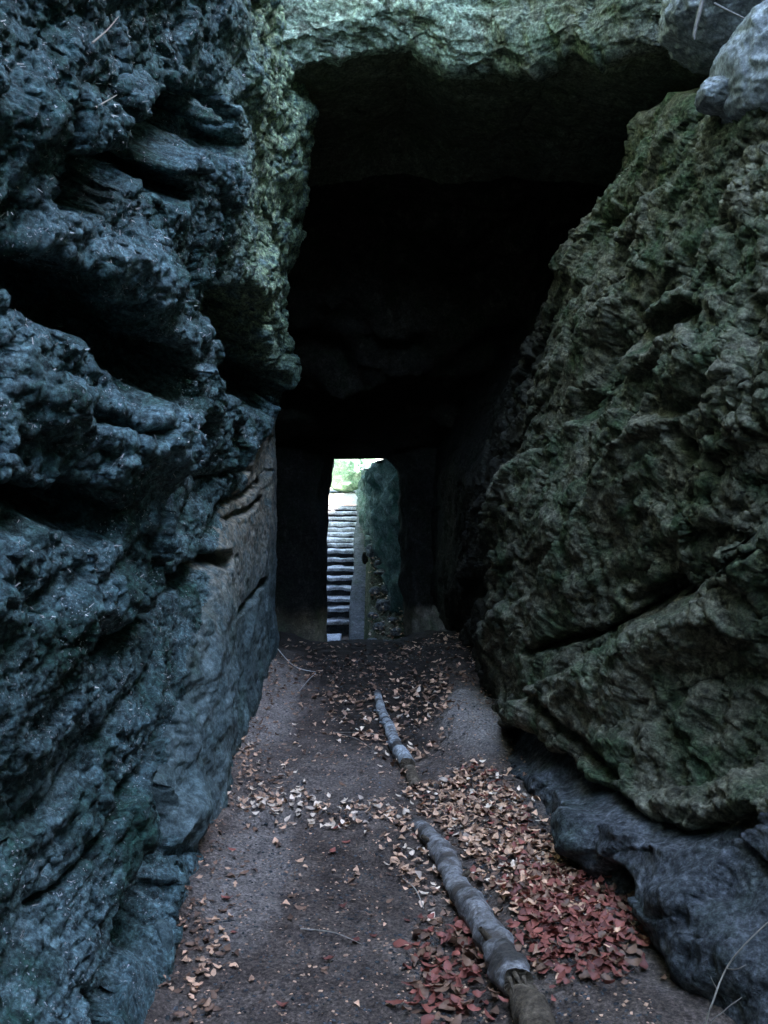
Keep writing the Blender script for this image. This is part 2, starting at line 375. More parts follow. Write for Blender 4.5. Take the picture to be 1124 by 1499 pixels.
q2 = LG.astype(np.float32); p1, p2 = worley(q2 + fbm(q2, 6, 2, 19)[..., None] * .12, 13, 6)
vs_ = sstep(4.2, 5.4, D)[..., None]; qv = (q2 * (1 - vs_ * np.array([0, 0, .62]))).astype(np.float32)
r1_ = facet(qv + fbm(q2, 14, 2, 3)[..., None] * .03, 15, 8) * .012 * rm + fbm(qv, 11, 3, 1.7) * .014 * rm + fbm(qv, 33, 3, 2.2) * .011 + fbm(q2, 95, 2, 6.2) * .008 + np.minimum(p1 - .35, .15) * .07 * rm
p3, p4 = worley(q2 + fbm(q2, 12, 2, 29)[..., None] * .05, 30, 16)
r1_ = r1_ + np.minimum(p3 - .42, .1) * .035
LG = LG + N * (r1_ * (1 - smooth * .85))[..., None]
# foot stays put on the path's edge
k = 1 - sstep(.0, .14, Z); LG[..., 0] = LG[..., 0] * (1 - .85 * k) + X0 * .85 * k
# round the far corner and cap the top so no light leaks behind
last = LG[-1:].copy(); ext = []
for dx, dy in ((-.05, .12), (-.3, .35), (-.8, .6), (-1.0, 4.9)):
    e = last.copy(); e[..., 0] = last[..., 0] + dx; e[..., 1] = last[..., 1] + dy; ext.append(e)
LG = np.concatenate([LG] + ext, 0)
cap = []
for dx, dz in ((-.2, 2.0), (-.3, 4.6), (-3, 5.0), (-7, 5.0)):
    e = LG[:, -1:].copy(); e[..., 0] += dx; e[..., 2] += dz; cap.append(e)
LG = np.concatenate([LG] + cap, 1); nu, nv = LG.shape[:2]
Q = grid_quads(nu, nv)
lich = np.zeros((nu, nv), np.float32); lich[:smooth.shape[0], :smooth.shape[1]] = sstep(4.0, 5.4, D + warp * .4) * sstep(1.9, 2.5, Z) * .95
sm = np.zeros((nu, nv), bool); sm[:smooth.shape[0], :smooth.shape[1]] = smooth > .5; sm = sm.ravel()[Q[:, 0]]
V = LG.reshape(-1, 3); LEFT = LG
_u = np.unique(Q[~sm]); rw = solid('rock_wall', V, Q[~sm], M['left'])
la_ = rw.data.attributes.new('lichen', 'FLOAT', 'POINT'); la_.data.foreach_set('value', lich.ravel()[_u] if len(_u) == len(rw.data.vertices) else lich.ravel())
tag(rw, 'tall rough mossy rock wall full of dark hollows along the left of the path', 'rock wall')
_u = np.unique(Q[sm]); rs = solid('rock_slab', V, Q[sm], M['slab'])
tan_ = np.zeros((nu, nv), np.float32); tan_[:smooth.shape[0], :smooth.shape[1]] = sstep(.55, 1.3, Z + warp * .15) * sstep(3.4, 4.8, D)
la_ = rs.data.attributes.new('lichen', 'FLOAT', 'POINT'); la_.data.foreach_set('value', tan_.ravel()[_u])
tag(rs, 'smooth greyish sandstone face with thin diagonal cracks just left of the tunnel mouth', 'rock')

# ------------------------------------------------------------------ right rock wall: three rocks one on another
Rf_y = np.array([-6, .8, 2.2, 2.76, 3.05, 3.47, 4.32, 5.0, 6.03, 7.17, 8.5, 13])
Rf_x = np.array([1.2, 1.1, 1.0, .90, .82, .74, .68, .66, .66, .68, .66, .6])
dcol = np.concatenate([np.linspace(-6, 1.5, 30), np.geomspace(1.6, 9.0, 560), np.linspace(9.05, 13.0, 60)])
zrow = resample([-.25, 0, 3.0, 3.55], [12, 600, 110]); nz_ = len(zrow)
zz = np.concatenate([zrow, np.full(12, 3.6), np.linspace(3.62, 7, 60), [10.2, 12.8]])  # unseen upper rim, raised to keep the sun off the gorge
sh = np.concatenate([0 * zrow, np.linspace(.1, 1.7, 12), np.linspace(1.75, 1.95, 60), [2.1, 7]])   # shelf, then the wall behind it
D = dcol[:, None] + 0 * zz[None]; Z = zz[None] + 0 * dcol[:, None]
ztop = np.interp(dcol, [-6, 3, 3.5, 4, 5, 5.5, 7, 9, 13], [2.5, 2.5, 2.65, 2.9, 3.25, 3.38, 3.5, 3.55, 3.55])[:, None]
Z = np.where(Z <= 0, Z, np.where(np.arange(len(zz))[None] < nz_ + 12, Z * ztop / 3.55, ztop + .05 + (Z - 3.6) * (9.45 - ztop) / 5.8))
X0 = np.interp(dcol, Rf_y, Rf_x)[:, None] + 0 * zz[None]
fl = np.interp(dcol, [-6, 1.5, 2.5, 3.5, 4.6, 5.6, 13], [.4, .4, .36, .30, .16, .04, 0])[:, None]
X0 = X0 + fl * sstep(.1, .9, Z) + sh[None] * (1 - .0 * D)
lean = np.interp(dcol, [-6, 2, 5.0, 6.0, 7.5, 9, 13], [.28, .30, .31, .36, .50, .50, .2])[:, None]
X0 = X0 + lean * np.maximum(np.minimum(Z, 3.55) - 1.35, 0) ** 1.05
RG = np.stack([X0, D, Z], -1).astype(np.float32)
px, py = to_px(RG); q = RG
_t = .50; sa_ = q[..., 1] * math.cos(_t) - q[..., 2] * math.sin(_t); sb_ = q[..., 1] * math.sin(_t) + q[..., 2] * math.cos(_t)
strata = np.stack([q[..., 0], sa_ * .55, sb_ * 1.5], -1)
big = fbm(strata, .9, 3, 13.1); med = fbm(strata, 3.4, 5, 28.8, ridge=True); fin = fbm(q, 12, 4, 21.7); vfn = fbm(q, 45, 3, 12.2)
w1, w2 = worley(strata + fbm(q, 3, 3, 5)[..., None] * .35, 4.2, 9)
v1, v2 = worley(strata + fbm(q, 5, 2, 15)[..., None] * .2, 9.5, 3)
warp = fbm(q, 4, 4, 177) * 1.2
# the two seams
seam1 = np.interp(px, [680, 800, 870, 960, 1060, 1124, 1300], [1010, 955, 915, 885, 838, 790, 700]) + warp * 6
seam2 = np.interp(px, [640, 740, 800, 900, 1000, 1110, 1300], [960, 1050, 1100, 1180, 1235, 1215, 1150]) + warp * 10
foot = sstep(-25, 30, py - seam2)
pit = sstep(-.1, .35, fbm(q, 1.1, 3, 222))
b1, b2 = worley(strata + fbm(q, 1.5, 3, 95)[..., None] * .4, 1.6, 29)
rm = .25 + .75 * sstep(-.25, .35, fbm(q, 1.0, 3, 411))
tl = sb_ * 1.5 + fbm(q, .9, 4, 66) * .50; saw = tl - np.floor(tl); saw = saw * (1 - sstep(.84, 1.0, saw))
fin = fin * rm
disp = big * .15 + med * .04 * rm + (b2 - b1 - .25) * .06 + (saw - .4) * .12 + (w1 - .42) * (.02 + .06 * pit) + (v1 - .4) * (.01 + .02 * pit) + fin * .015 + facet(strata + fbm(q, 2, 2, 7)[..., None] * .16, 1.8, 4) * .055 + facet(q + fbm(q, 5, 2, 17)[..., None] * .06, 6, 14) * .022
dft = fbm(q, 1.6, 3, 3) * .08 + fbm(q, 4, 5, 43, ridge=True) * .03 + np.minimum(v1 - .35, .1) * .05 + facet(strata + fbm(q, 3, 2, 6)[..., None] * .1, 3, 44) * .03  + fin * .008 + vfn * .003
disp = disp * (1 - foot) + (dft + .02) * foot
feats = [([(790, 962), (870, 915), (960, 885), (1060, 838), (1130, 788)], 8, -.16, .6),
         ([(965, 860), (930, 880)], 30, -.12, .5), ([(1000, 640), (1010, 660)], 24, -.13, .5), ([(960, 900)], 14, -.10, .6),
         ([(760, 1080), (830, 1140), (910, 1190), (1010, 1232), (1115, 1205)], 26, -.15, .7),
         ([(1120, 790), (1130, 700)], 22, -.1, .6), ([(900, 330), (960, 290)], 14, -.06, .6), ([(1010, 470), (920, 510), (850, 600)], 26, -.14, .7),
         ([(1075, 330)], 22, -.10, .6), ([(835, 1220), (850, 1290)], 30, -.20, .6), ([(915, 1290), (955, 1380), (1010, 1460)], 30, -.20, .7),
         ([(700, 860), (730, 900)], 16, -.1, .7), ([(775, 1010), (850, 1080), (900, 1130)], 14, -.07, .7),
         ([(1040, 1020), (1000, 1060)], 24, .06, .9), ([(1030, 1330), (1080, 1400)], 70, .06, .9),
         ([(880, 250), (850, 400)], 30, .05, .9), ([(1000, 560), (1100, 520)], 40, .07, .9), ([(1080, 900), (900, 1010)], 60, .06, .9),
         ([(870, 1210), (880, 1240)], 30, .08, .8), ([(740, 1100), (760, 1130)], 24, .06, .8)]
cv = carve(px, py, feats, warp); disp = disp + cv
N = normals(RG); s = np.sign(N[..., :1] + 1e-6); N = N * -s
N[:, len(zrow):] = np.array([-.7, 0, .7])
tun = sstep(9, 7.2, D) * .6 + .4
RG = RG + N * (disp * tun)[..., None]
RG[..., 2] += (fbm(q, 2.8, 4, 131) * .07 + fbm(q, 10, 3, 166) * .010) * sstep(0, .5, Z) * (1 - foot)
RG[..., 1] += (fbm(q, 2.8, 4, 191) * .06) * (1 - foot)
RG[..., 2] += np.maximum(-cv - .04, 0) * .7
N = normals(RG)
if np.mean(N[:, :nz_, 0]) > 0: N = -N
q2 = RG.astype(np.float32); p1, p2 = worley(q2 + fbm(q2, 5, 2, 119)[..., None] * .15, 9.5, 6)
r1_ = facet(q2 + fbm(q2, 14, 2, 3)[..., None] * .03, 17, 8) * .012 * rm + fbm(q2, 11, 3, 71.7) * .014 * rm + fbm(q2, 33, 3, 72.2) * .010 + fbm(q2, 95, 2, 76.2) * .007 + np.minimum(p1 - .4, .12) * (.02 + .12 * pit)
RG = RG + N * (r1_ * (1 - foot * .8) * tun)[..., None]
nu, nv = RG.shape[:2]; Q = grid_quads(nu, nv)
c = (py.ravel() > seam1.ravel())[Q[:, 0]]; f = (foot.ravel() > .5)[Q[:, 0]]; tn = (D.ravel() > 8.3)[Q[:, 0]]
V = RG.reshape(-1, 3)
dp_ = (sstep(5.0, 6.7, D + warp * .35 - .25 * (Z - 1.5)) * .92).astype(np.float32).ravel()  # shade towards the passage painted into the rock's colour
def add_deep_shade(o, Qk):
    o.data.attributes.new('deep_shade', 'FLOAT', 'POINT').data.foreach_set('value', dp_[np.unique(Qk)]); return o
up_b = add_deep_shade(solid('boulder', V, Q[~c & ~f & ~tn], M['right']), Q[~c & ~f & ~tn])
tag(up_b, 'huge pitted green brown boulder above the slanting crack on the right of the path', 'boulder')
tag(add_deep_shade(solid('boulder', V, Q[c & ~f & ~tn], M['right']), Q[c & ~f & ~tn]), 'dark rough boulder directly below the slanting crack on the right', 'boulder')
tag(solid('rock_ledge', V, Q[f & ~tn], M['foot']), 'smooth grey blue rock foot bulging onto the right edge of the leafy path', 'rock ledge')
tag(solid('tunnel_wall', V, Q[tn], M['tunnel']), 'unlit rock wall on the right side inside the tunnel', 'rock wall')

# unseen rock face added behind the camera to cut the light from behind
xx, zz2 = np.meshgrid(np.linspace(-4, 5, 60), np.linspace(-.3, 6.5, 60), indexing='ij')
Bk = np.stack([xx, -4.6 - .12 * zz2, zz2], -1).astype(np.float32); Bk[..., 1] += fbm(Bk, .8, 5, 9) * .4
tag(solid('rock_wall', Bk.reshape(-1, 3), grid_quads(60, 60), M['left']), 'unseen rock face added behind the viewer to block light', 'rock wall')

# ------------------------------------------------------------------ lintel rock and the mass above the tunnel
prof = [(13.0, 7.4), (9.0, 6.9), (5.2, 6.5), (4.55, 6.25), (4.08, 6.12), (3.93, 6.25), (3.98, 7.0), (4.05, 8.2), (3.8, 8.9), (3.0, 9.7), (2.3, 10.7), (1.8, 12.0), (1.55, 12.9), (1.62, 13.15), (3, 13.3), (7, 13.6), (13.0, 13.9)]
cnt = [4, 30, 110, 110, 60, 80, 50, 30, 60, 30, 30, 20, 16, 20, 16, 4]
zi, yi = [], []
for (a, b), n in zip(zip(prof[:-1], prof[1:]), cnt):
    zi.append(np.linspace(a[0], b[0], n, endpoint=False)); yi.append(np.linspace(a[1], b[1], n, endpoint=False))
zi = np.concatenate(zi + [[prof[-1][0]]]); yi = np.concatenate(yi + [[prof[-1][1]]])
xc = np.concatenate([np.linspace(-7, -1.3, 12), np.linspace(-1.25, 2.9, 620), np.linspace(3, 9, 12)])
LX = xc[:, None] + 0 * zi[None]; LY = yi[None] + 0 * xc[:, None]; LZ = zi[None] + 0 * xc[:, None]
BG = np.stack([LX, LY, LZ], -1).astype(np.float32); q = BG
# the lower edge of the lintel climbs, dips and falls away to the right
front = (1 - sstep(8.2, 9, LY)) * (LZ < 7)
edge_z = np.interp(xc, [-1.3, -.65, -.48, -.18, .16, .5, .8, 1.0, 1.3, 1.6, 2.0, 3], [-.08, -.06, 0.0, .08, .16, .0, -.08, -.06, -.20, -.28, -.35, -.5])[:, None]
BG[..., 2] += edge_z * front * (1 - sstep(4.6, 6, LZ))
BG[..., 1] -= (sstep(.5, 1.6, LX) * 1.0) * front
# tunnel ceiling rounds down at the sides of the way out
st = np.stack([q[..., 0] * .7, q[..., 1], q[..., 2] * 2.2 + q[..., 0] * .25], -1)
disp = fbm(st, .9, 3, 3) * .16 + fbm(st, 2.8, 4, 8, ridge=True) * .045 + fbm(st, 10, 4, 4) * .022 + facet(q + fbm(q, 4, 2, 3)[..., None] * .08, 4, 2) * .03 + fbm(q, 45, 3, 2) * .010
w1, w2 = worley(st, 3.2, 2); disp += (w1 - .4) * .04
back = (LY > 8.7) & (LY < 12.4) & (LZ > 1.7); disp = np.where(back, fbm(q, 1.3, 2, 21) * .22 + fbm(q, 5, 3, 22) * .012, disp)
amp = np.where(LY > 8.9, np.where(LZ > 2.0, 1.9, .6), 1) * np.where((LY > 12.2) & (LZ < 3), .08, 1)
under = ((LZ < 4.2) & (LY > 6.4) & (LY < 8.8)); amp = np.where(under, .5, amp)
N = normals(BG)
if N[300, 200, 1] > 0: N = -N
BG = BG + N * (disp * amp)[..., None]
BG[..., 2] += fbm(q, 3.5, 4, 61) * .07 * amp
nu, nv = BG.shape[:2]; Q = grid_quads(nu, nv)
li = (LY < 8.6).ravel()[Q[:, 0]] & (LZ < 12.9).ravel()[Q[:, 0]]
V = BG.reshape(-1, 3)
fr = li & (((LY < 6.5) | (LZ > 4.3)).ravel()[Q[:, 0]])
un = li & ((LY > 6.32) & (LZ < 4.3)).ravel()[Q[:, 0]]; li2 = li & ~un
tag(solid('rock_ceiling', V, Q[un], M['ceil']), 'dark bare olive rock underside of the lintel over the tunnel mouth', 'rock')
_u = np.unique(Q[li2]); lo_ = solid('rock_lintel', V, Q[li2], M['lintel'])
la_ = lo_.data.attributes.new('lichen', 'FLOAT', 'POINT'); la_.data.foreach_set('value', (sstep(1.0, .3, LX + fbm(q, 2.5, 4, 222) * .5) * .95 + .05).astype(np.float32).ravel()[_u])  # pale lichen on the left; shade on the right put into the colour
tag(lo_, 'massive pale green rock lintel spanning the gorge above the tunnel mouth', 'rock lintel')
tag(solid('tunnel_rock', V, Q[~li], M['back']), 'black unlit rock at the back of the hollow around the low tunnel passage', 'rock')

def noisy_rock(name, c, r, mat, label=None, cat='rock', seed=0, n=70, amp=.22, parent=None, group=None, fs=1.0, ang=0):
    th = np.linspace(0, math.pi, n); ph = np.linspace(0, 2 * math.pi, 2 * n, endpoint=False)
    T, Pp = np.meshgrid(th, ph, indexing='ij')
    U = np.stack([np.sin(T) * np.cos(Pp), np.sin(T) * np.sin(Pp), np.cos(T)], -1).astype(np.float32)
    dsp = 1 + fbm(U, 1.1 * fs, 3, seed) * amp * 1.4 + fbm(U, 3.5 * fs, 4, seed + 5, ridge=True) * amp * .35 + fbm(U, 14 * fs, 3, seed + 9) * amp * .12
    Vv = np.sign(U) * np.abs(U) ** .85 * dsp[..., None] * np.array(r)
    ca, sa = math.cos(ang), math.sin(ang); Vv = np.stack([Vv[..., 0] * ca - Vv[..., 1] * sa, Vv[..., 0] * sa + Vv[..., 1] * ca, Vv[..., 2]], -1)
    nn, mm = Vv.shape[:2]; i = np.arange(nn - 1)[:, None] * mm; j = np.arange(mm)[None]
    Qq = np.stack([(i + j).ravel(), (i + mm + j).ravel(), (i + mm + (j + 1) % mm).ravel(), (i + (j + 1) % mm).ravel()], 1)
    o = solid(name, Vv.reshape(-1, 3) + np.array(tuple(c)), Qq, mat, parent)
    if label: tag(o, label, cat, group)
    return o

noisy_rock('boulder', at(1130, 110, 3.9) + Vector((.08, 0, 0)), (.27, .34, .24), M['corner'], 'bluish rounded boulder jutting in at the upper right corner above the pitted boulder', 'boulder', 3, 120, .16)
noisy_rock('rock', at(1055, 140, 3.95), (.09, .12, .06), M['corner'], 'small pointed rock knob sticking out left of the bluish corner boulder', 'rock', 8, 60, .2)
noisy_rock('boulder', at(1090, 0, 4.5) + Vector((.1, .1, .05)), (.40, .4, .26), M['corner'], 'shadowy blue rock in the very top right corner', 'boulder', 14, 110, .18)
noisy_rock('stone', at(236, 1382, 3.0) + Vector((0, 0, 0)), (.035, .05, .065), M['slab'], 'pale wedge shaped stone stuck in the dark foot of the left wall', 'stone', 21, 50, .25, ang=.5)

# door jambs of the tunnel's way out
def jamb(name, side, outline, mat, label, seed):
    ny, nz = 16, 150
    z = np.linspace(-1.6, 2.2, nz); edge = np.interp(z, [o[1] for o in outline], [o[0] for o in outline])
    pathx = [(2.6, 12.3), (.35, 12.35), (.12, 12.5), (0, 12.8), (.02, 13.2), (.3, 13.5), (2.6, 13.8)]
    xs_, ys_ = [], []
    for (a, b) in zip(pathx[:-1], pathx[1:]):
        xs_.append(np.linspace(a[0], b[0], 14, endpoint=False)); ys_.append(np.linspace(a[1], b[1], 14, endpoint=False))
    xs_ = np.concatenate(xs_); ys_ = np.concatenate(ys_)
    A = np.stack([edge[None] + side * xs_[:, None], ys_[:, None] + 0 * z[None], z[None] + 0 * xs_[:, None]], -1).astype(np.float32)
    A[..., 0] += fbm(A, 2.5, 5, seed) * (.05 if side < 0 else .10); A[..., 1] += fbm(A, 2.5, 4, seed + 9) * .10
    o = solid(name, A.reshape(-1, 3), grid_quads(*A.shape[:2]), mat); tag(o, label, 'rock'); return o
jl = [(at(476, 0, 12.9).x, -1.6), (at(476, 0, 12.9).x, -.6), (at(476, 0, 12.9).x, .4), (at(480, 0, 12.9).x, 1.15), (at(488, 0, 12.9).x, 1.5), (at(492, 0, 12.9).x, 2.2)]
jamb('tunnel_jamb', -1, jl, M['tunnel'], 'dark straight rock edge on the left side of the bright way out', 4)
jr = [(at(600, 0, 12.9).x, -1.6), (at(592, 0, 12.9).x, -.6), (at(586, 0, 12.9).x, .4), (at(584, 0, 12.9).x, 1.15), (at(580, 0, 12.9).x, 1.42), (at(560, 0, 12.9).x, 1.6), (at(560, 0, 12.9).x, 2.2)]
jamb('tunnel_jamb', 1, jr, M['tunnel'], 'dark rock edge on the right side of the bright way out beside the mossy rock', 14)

# ------------------------------------------------------------------ beyond the tunnel: stairs, landing, rocks, bank
ys_px = [911, 892, 877, 861, 846, 832, 819, 806, 797, 789, 781, 774, 766, 758, 750, 742]
stair = bpy.data.objects.new('staircase', None); COL.objects.link(stair); stair.location = (-.95, 16, -1.2)
tag(stair, 'long flight of low worn stone steps climbing into the light beyond the tunnel', 'staircase')
run = .27; step_top = []
for k_, yy in enumerate(ys_px):
    d = 15.9 + k_ * run; e = (yy - 672) / F * d; step_top.append((d, EYE - e))
def rough_box(name, lo, hi, mat, seed, parent=None, amp=.02, n=(30, 8, 8), fs=3.0):
    lo = np.array(lo, float); hi = np.array(hi, float); Vs, Qs, base = [], [], 0
    for ax in range(3):
        a, b = [i for i in range(3) if i != ax]
        for s in (0, 1):
            A, B = np.meshgrid(np.linspace(0, 1, n[a] + 1), np.linspace(0, 1, n[b] + 1), indexing='ij')
            Pp = np.zeros(A.shape + (3,)); Pp[..., a] = A; Pp[..., b] = B; Pp[..., ax] = s
            Vs.append(Pp.reshape(-1, 3)); qd = grid_quads(n[a] + 1, n[b] + 1) + base
            flip = (s == 0) != (ax == 1)
            Qs.append(qd[:, ::-1] if flip else qd); base += A.size
    Vv = np.concatenate(Vs); W = lo + Vv * (hi - lo); cc = (lo + hi) / 2
    # round the arrises a little, then wear the faces
    ed = np.sum(np.abs(Vv - .5) > .49, 1); W = W + (cc - W) / np.maximum(np.linalg.norm(cc - W, axis=1)[:, None], .01) * (ed[:, None] > 1) * .012
    W = W + np.stack([fbm(W.astype(np.float32), fs, 4, seed + i * 7) for i in range(3)], -1) * amp
    o = solid(name, W, np.concatenate(Qs), mat)
    if parent: o.location = Vector(o.location) - parent.location; o.parent = parent
    return o
for k_, (d, z) in enumerate(step_top):
    xr = -.46 + .012 * k_ + random.uniform(-.03, .03) + (.10 if k_ > 6 else 0)
    dz_ = z - (step_top[k_ - 1][1] if k_ else -1.25)
    fr_ = random.uniform(-.02, .02)
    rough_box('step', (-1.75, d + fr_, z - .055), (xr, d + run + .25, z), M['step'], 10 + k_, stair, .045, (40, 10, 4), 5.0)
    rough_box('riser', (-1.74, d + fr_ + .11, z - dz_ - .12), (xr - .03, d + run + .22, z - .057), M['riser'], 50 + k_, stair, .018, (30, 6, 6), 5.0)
# threshold patch of stone at the foot of the stairs
rough_box('paving_stone', (-.95, 14.2, -1.35), (-.62, 14.75, -1.02), M['step'], 90, None, .03)
tag([o for o in COL.objects if o.name == 'paving_stone'][0], 'single flat bluish stone lying in the tunnel floor before the lowest step', 'stone')

d_top, z_top = step_top[-1]
n1, n2 = 90, 120
xx = np.linspace(-6, 5, n1); yy = np.geomspace(d_top + .2, 60, n2); A, B = np.meshgrid(xx, yy, indexing='ij')
C = np.stack([A, B, z_top + .03 + (B - d_top) * .028], -1).astype(np.float32)
C[..., 2] += fbm(C, .8, 4, 3) * .06 + np.maximum(np.abs(A + .8) - .9, 0) * .5
tag(solid('upper_path', C.reshape(-1, 3), grid_quads(n1, n2), M['sand']), kind='structure')

# ramp of packed earth beside the steps
rp = []
for k_ in range(60):
    t = k_ / 59; d = 14.8 + t * 5.4; zc = np.interp(d, [14.8, 15.9, 18, 20.2], [-1.2, -.85, .05, .75])
    for j in range(14):
        s_ = j / 13; rp.append((-.56 + .34 * s_ + .02 * math.sin(d * 3), d, zc - .18 * abs(s_ - .5) ** 2 + .02))
rp = np.array(rp, np.float32).reshape(60, 14, 3); rp[..., 2] += fbm(rp, 3, 4, 6) * .04; rp[..., 2][:, [0, -1]] -= .5
tag(solid('ramp', rp.reshape(-1, 3), grid_quads(60, 14), M['rampm']), 'smooth pale ramp running up along the right side of the stone steps', 'ramp')

# right-hand rock beyond the tunnel
ra, rb = 160, 150
dd = np.linspace(13.5, 27, ra); zz2 = np.linspace(-1.4, 8, rb)
DD, ZZ = np.meshgrid(dd, zz2, indexing='ij')
XX = np.interp(DD, [13.5, 14.3, 15.2, 17, 20, 27], [.70, .22, -.08, -.24, -.36, -.30]) + .10 * np.maximum(ZZ - 1.1, 0) + np.interp(ZZ, [-1.4, .0, .5], [.12, .10, 0])
E = np.stack([XX, DD, ZZ], -1).astype(np.float32)
q = E; E = E.copy(); E[..., 0] -= fbm(q, 1.1, 4, 8) * .16 + fbm(q, 4, 4, 18, ridge=True) * .09 + facet(q, 3.0, 5) * .14 + fbm(q, 16, 3, 2) * .025
E[..., 2] += fbm(q, 2, 3, 33) * .08
E[..., 2] = np.minimum(E[..., 2], np.interp(DD, [13, 13.8, 14.3, 14.8, 15.6, 17, 20, 27], [8, 6, 1.75, 1.56, 1.42, 1.38, 1.36, 1.5]) + fbm(q, 2.5, 3, 71) * .05)
E = np.concatenate([E, (E[:, -1:] + np.array([6, 0, .1])).astype(np.float32)], 1)
tag(solid('rock_wall', E.reshape(-1, 3), grid_quads(*E.shape[:2]), M['exit']), 'teal mossy rock wall right of the stairs seen through the tunnel', 'rock wall')
E = np.stack([-1.55 + 0 * DD - .08 * ZZ + fbm(q, 1.1, 4, 58) * .2, DD, ZZ * 1.1], -1).astype(np.float32)
E = np.concatenate([E, (E[:, -1:] + np.array([-6, 0, .5])).astype(np.float32)], 1)
tag(solid('rock_wall', E.reshape(-1, 3), grid_quads(*E.shape[:2]), M['exit']), 'pale rock wall left of the stairs mostly hidden by the tunnel edge', 'rock wall')

# rocks lying at the foot of that wall
def mound_z(x, y):
    return np.interp(y, [13.2, 13.8, 15.0, 16.0, 16.8], [-1.25, -1.02, -.50, .05, .35]) + .18 * (x + .1)
mx, my = np.meshgrid(np.linspace(-.30, .75, 110), np.linspace(13.2, 17.0, 220), indexing='ij')
Mo = np.stack([mx, my, mound_z(mx, my)], -1).astype(np.float32)
w1, w2 = worley(Mo, 6.0, 4); w3, w4 = worley(Mo, 13, 8)
Mo[..., 2] += (w2 - w1) * .13 + (w4 - w3) * .04 + fbm(Mo, 3, 4, 4) * .10 - .09
Mo[..., 2] -= .5 * sstep(-.20, -.30, mx)
tag(solid('rubble_bank', Mo.reshape(-1, 3), grid_quads(110, 220), M['right']), 'dark bank of rubble and soil sloping down right of the ramp', 'rubble')
rr_ = random.Random(5)
rk = [((547, 806), 16.0, (.11, .12, .11), 'largest rounded grey rock perched beside the top of the ramp'), ((560, 836), 15.5, (.13, .09, .035), 'thin slanting rock slab below the rounded rock beside the ramp'),
      ((549, 862), 15.1, (.06, .08, .05), 'small rock halfway down the rubble right of the ramp'), ((563, 888), 14.7, (.10, .11, .08), 'pale angular rock in the middle of the rubble below the slanting slab'),
      ((555, 915), 14.2, (.075, .08, .055), 'knobbly grey rock near the bottom of the rubble right of the ramp'), ((574, 905), 14.3, (.06, .07, .045), 'small pale rock at the right edge of the rubble'),
      ((546, 896), 14.5, (.055, .07, .04), 'flat rock wedged at the foot of the ramp'), ((580, 926), 14.0, (.07, .08, .045), 'low dim rock at the far right of the rubble'),
      ((544, 932), 13.9, (.06, .07, .03), 'low rock on the tunnel floor left of the rubble'), ((563, 935), 13.8, (.05, .06, .035), 'small stone lowest in the rubble on the tunnel floor'),
      ((566, 862), 15.1, (.07, .08, .06), 'dark notched rock right of the small rubble stone'), ((556, 878), 14.8, (.05, .05, .04), 'squat stone wedged above the pale angular rock'),
      ((570, 880), 14.8, (.055, .06, .05), 'stone leaning on the pale angular rock from the right'), ((553, 826), 15.7, (.05, .06, .06), 'narrow stone under the largest rounded rock')]
for i_, ((a, b), d, r_, lb) in enumerate(rk):
    p_ = at(a, b, d)
    for _ in range(6): p_ = at(a, b, p_.y); p_.z = float(mound_z(p_.x, p_.y)) + .01 if i_ not in (0,) else p_.z
    noisy_rock('stone', p_, r_, M['stone'], lb, 'stone', 40 + i_ * 3, 30, .42, group='rubble beside the ramp', ang=i_ * .7, fs=1.3)
noisy_rock('stone', at(534, 817, 16.6), (.05, .07, .09), M['tunnel'], 'black rock at the top of the pale ramp against the steps', 'stone', 90, 30, .25)

# green mossy boulder jammed over the upper path, and leafy bank behind
gb = noisy_rock('mossy_boulder', at(506, 672, 24.0) + Vector((0, 0, .12)), (.72, .8, .86), M['green'], 'pale green moss covered boulder hanging over the top of the stairs', 'boulder', 5, 110, .14)

# ------------------------------------------------------------------ leaves
def leaf_mesh(name, L=1.0, W=.55, curl=.2, fold=.15, seed=0):
    r_ = random.Random(seed); Vv, Ff = [], []; nL = 6
    for i in range(nL + 1):
        t = i / nL; wd = W * .5 * math.sin(math.pi * min(1, t ** .8 * 1.0)) * (1 + r_.uniform(-.3, .2)) if 0 < i < nL else .01
        y = (t - .5) * L; z = curl * ((t - .5) * 2) ** 2 * L * .5 + r_.uniform(-.02, .02)
        tw = r_.uniform(-.05, .05)
        Vv += [(-wd, y, z + fold * wd * 1.6 + tw), (0, y, z), (wd, y, z + fold * wd * 1.6 - tw)]
    Vv.append((r_.uniform(-.1, .1), -.5 * L - .22, .03)); Vv.append((.012, -.5 * L, .0 + curl * .5 * L))
    Vv = [(a, b, c) for a, b, c in Vv]
    for i in range(nL):
        b = i * 3; Ff += [(b, b + 1, b + 4, b + 3), (b + 1, b + 2, b + 5, b + 4)]
    return np.array(Vv, np.float32), np.array(Ff, np.int32)
protos = [leaf_mesh('leaf', 1, W_, cu, fo, sd_) for sd_, (W_, cu, fo) in enumerate([(.55, .25, .2), (.62, -.3, -.2), (.5, .5, .4), (.68, .15, -.35), (.6, -.15, .5), (.45, .6, .1)])]
leaf_me = {}
def get_leaf(kind, p):
    if (kind, p) not in leaf_me:
        me = np_mesh('leaf_' + kind, protos[p][0], protos[p][1]); me.materials.append(M[kind]); leaf_me[(kind, p)] = me
    return leaf_me[(kind, p)]

def in_poly(x, y, poly):
    c = False; j = len(poly) - 1
    for i in range(len(poly)):
        xi, yi = poly[i]; xj, yj = poly[j]
        if (yi > y) != (yj > y) and x < (xj - xi) * (y - yi) / (yj - yi) + xi: c = not c
        j = i
    return c
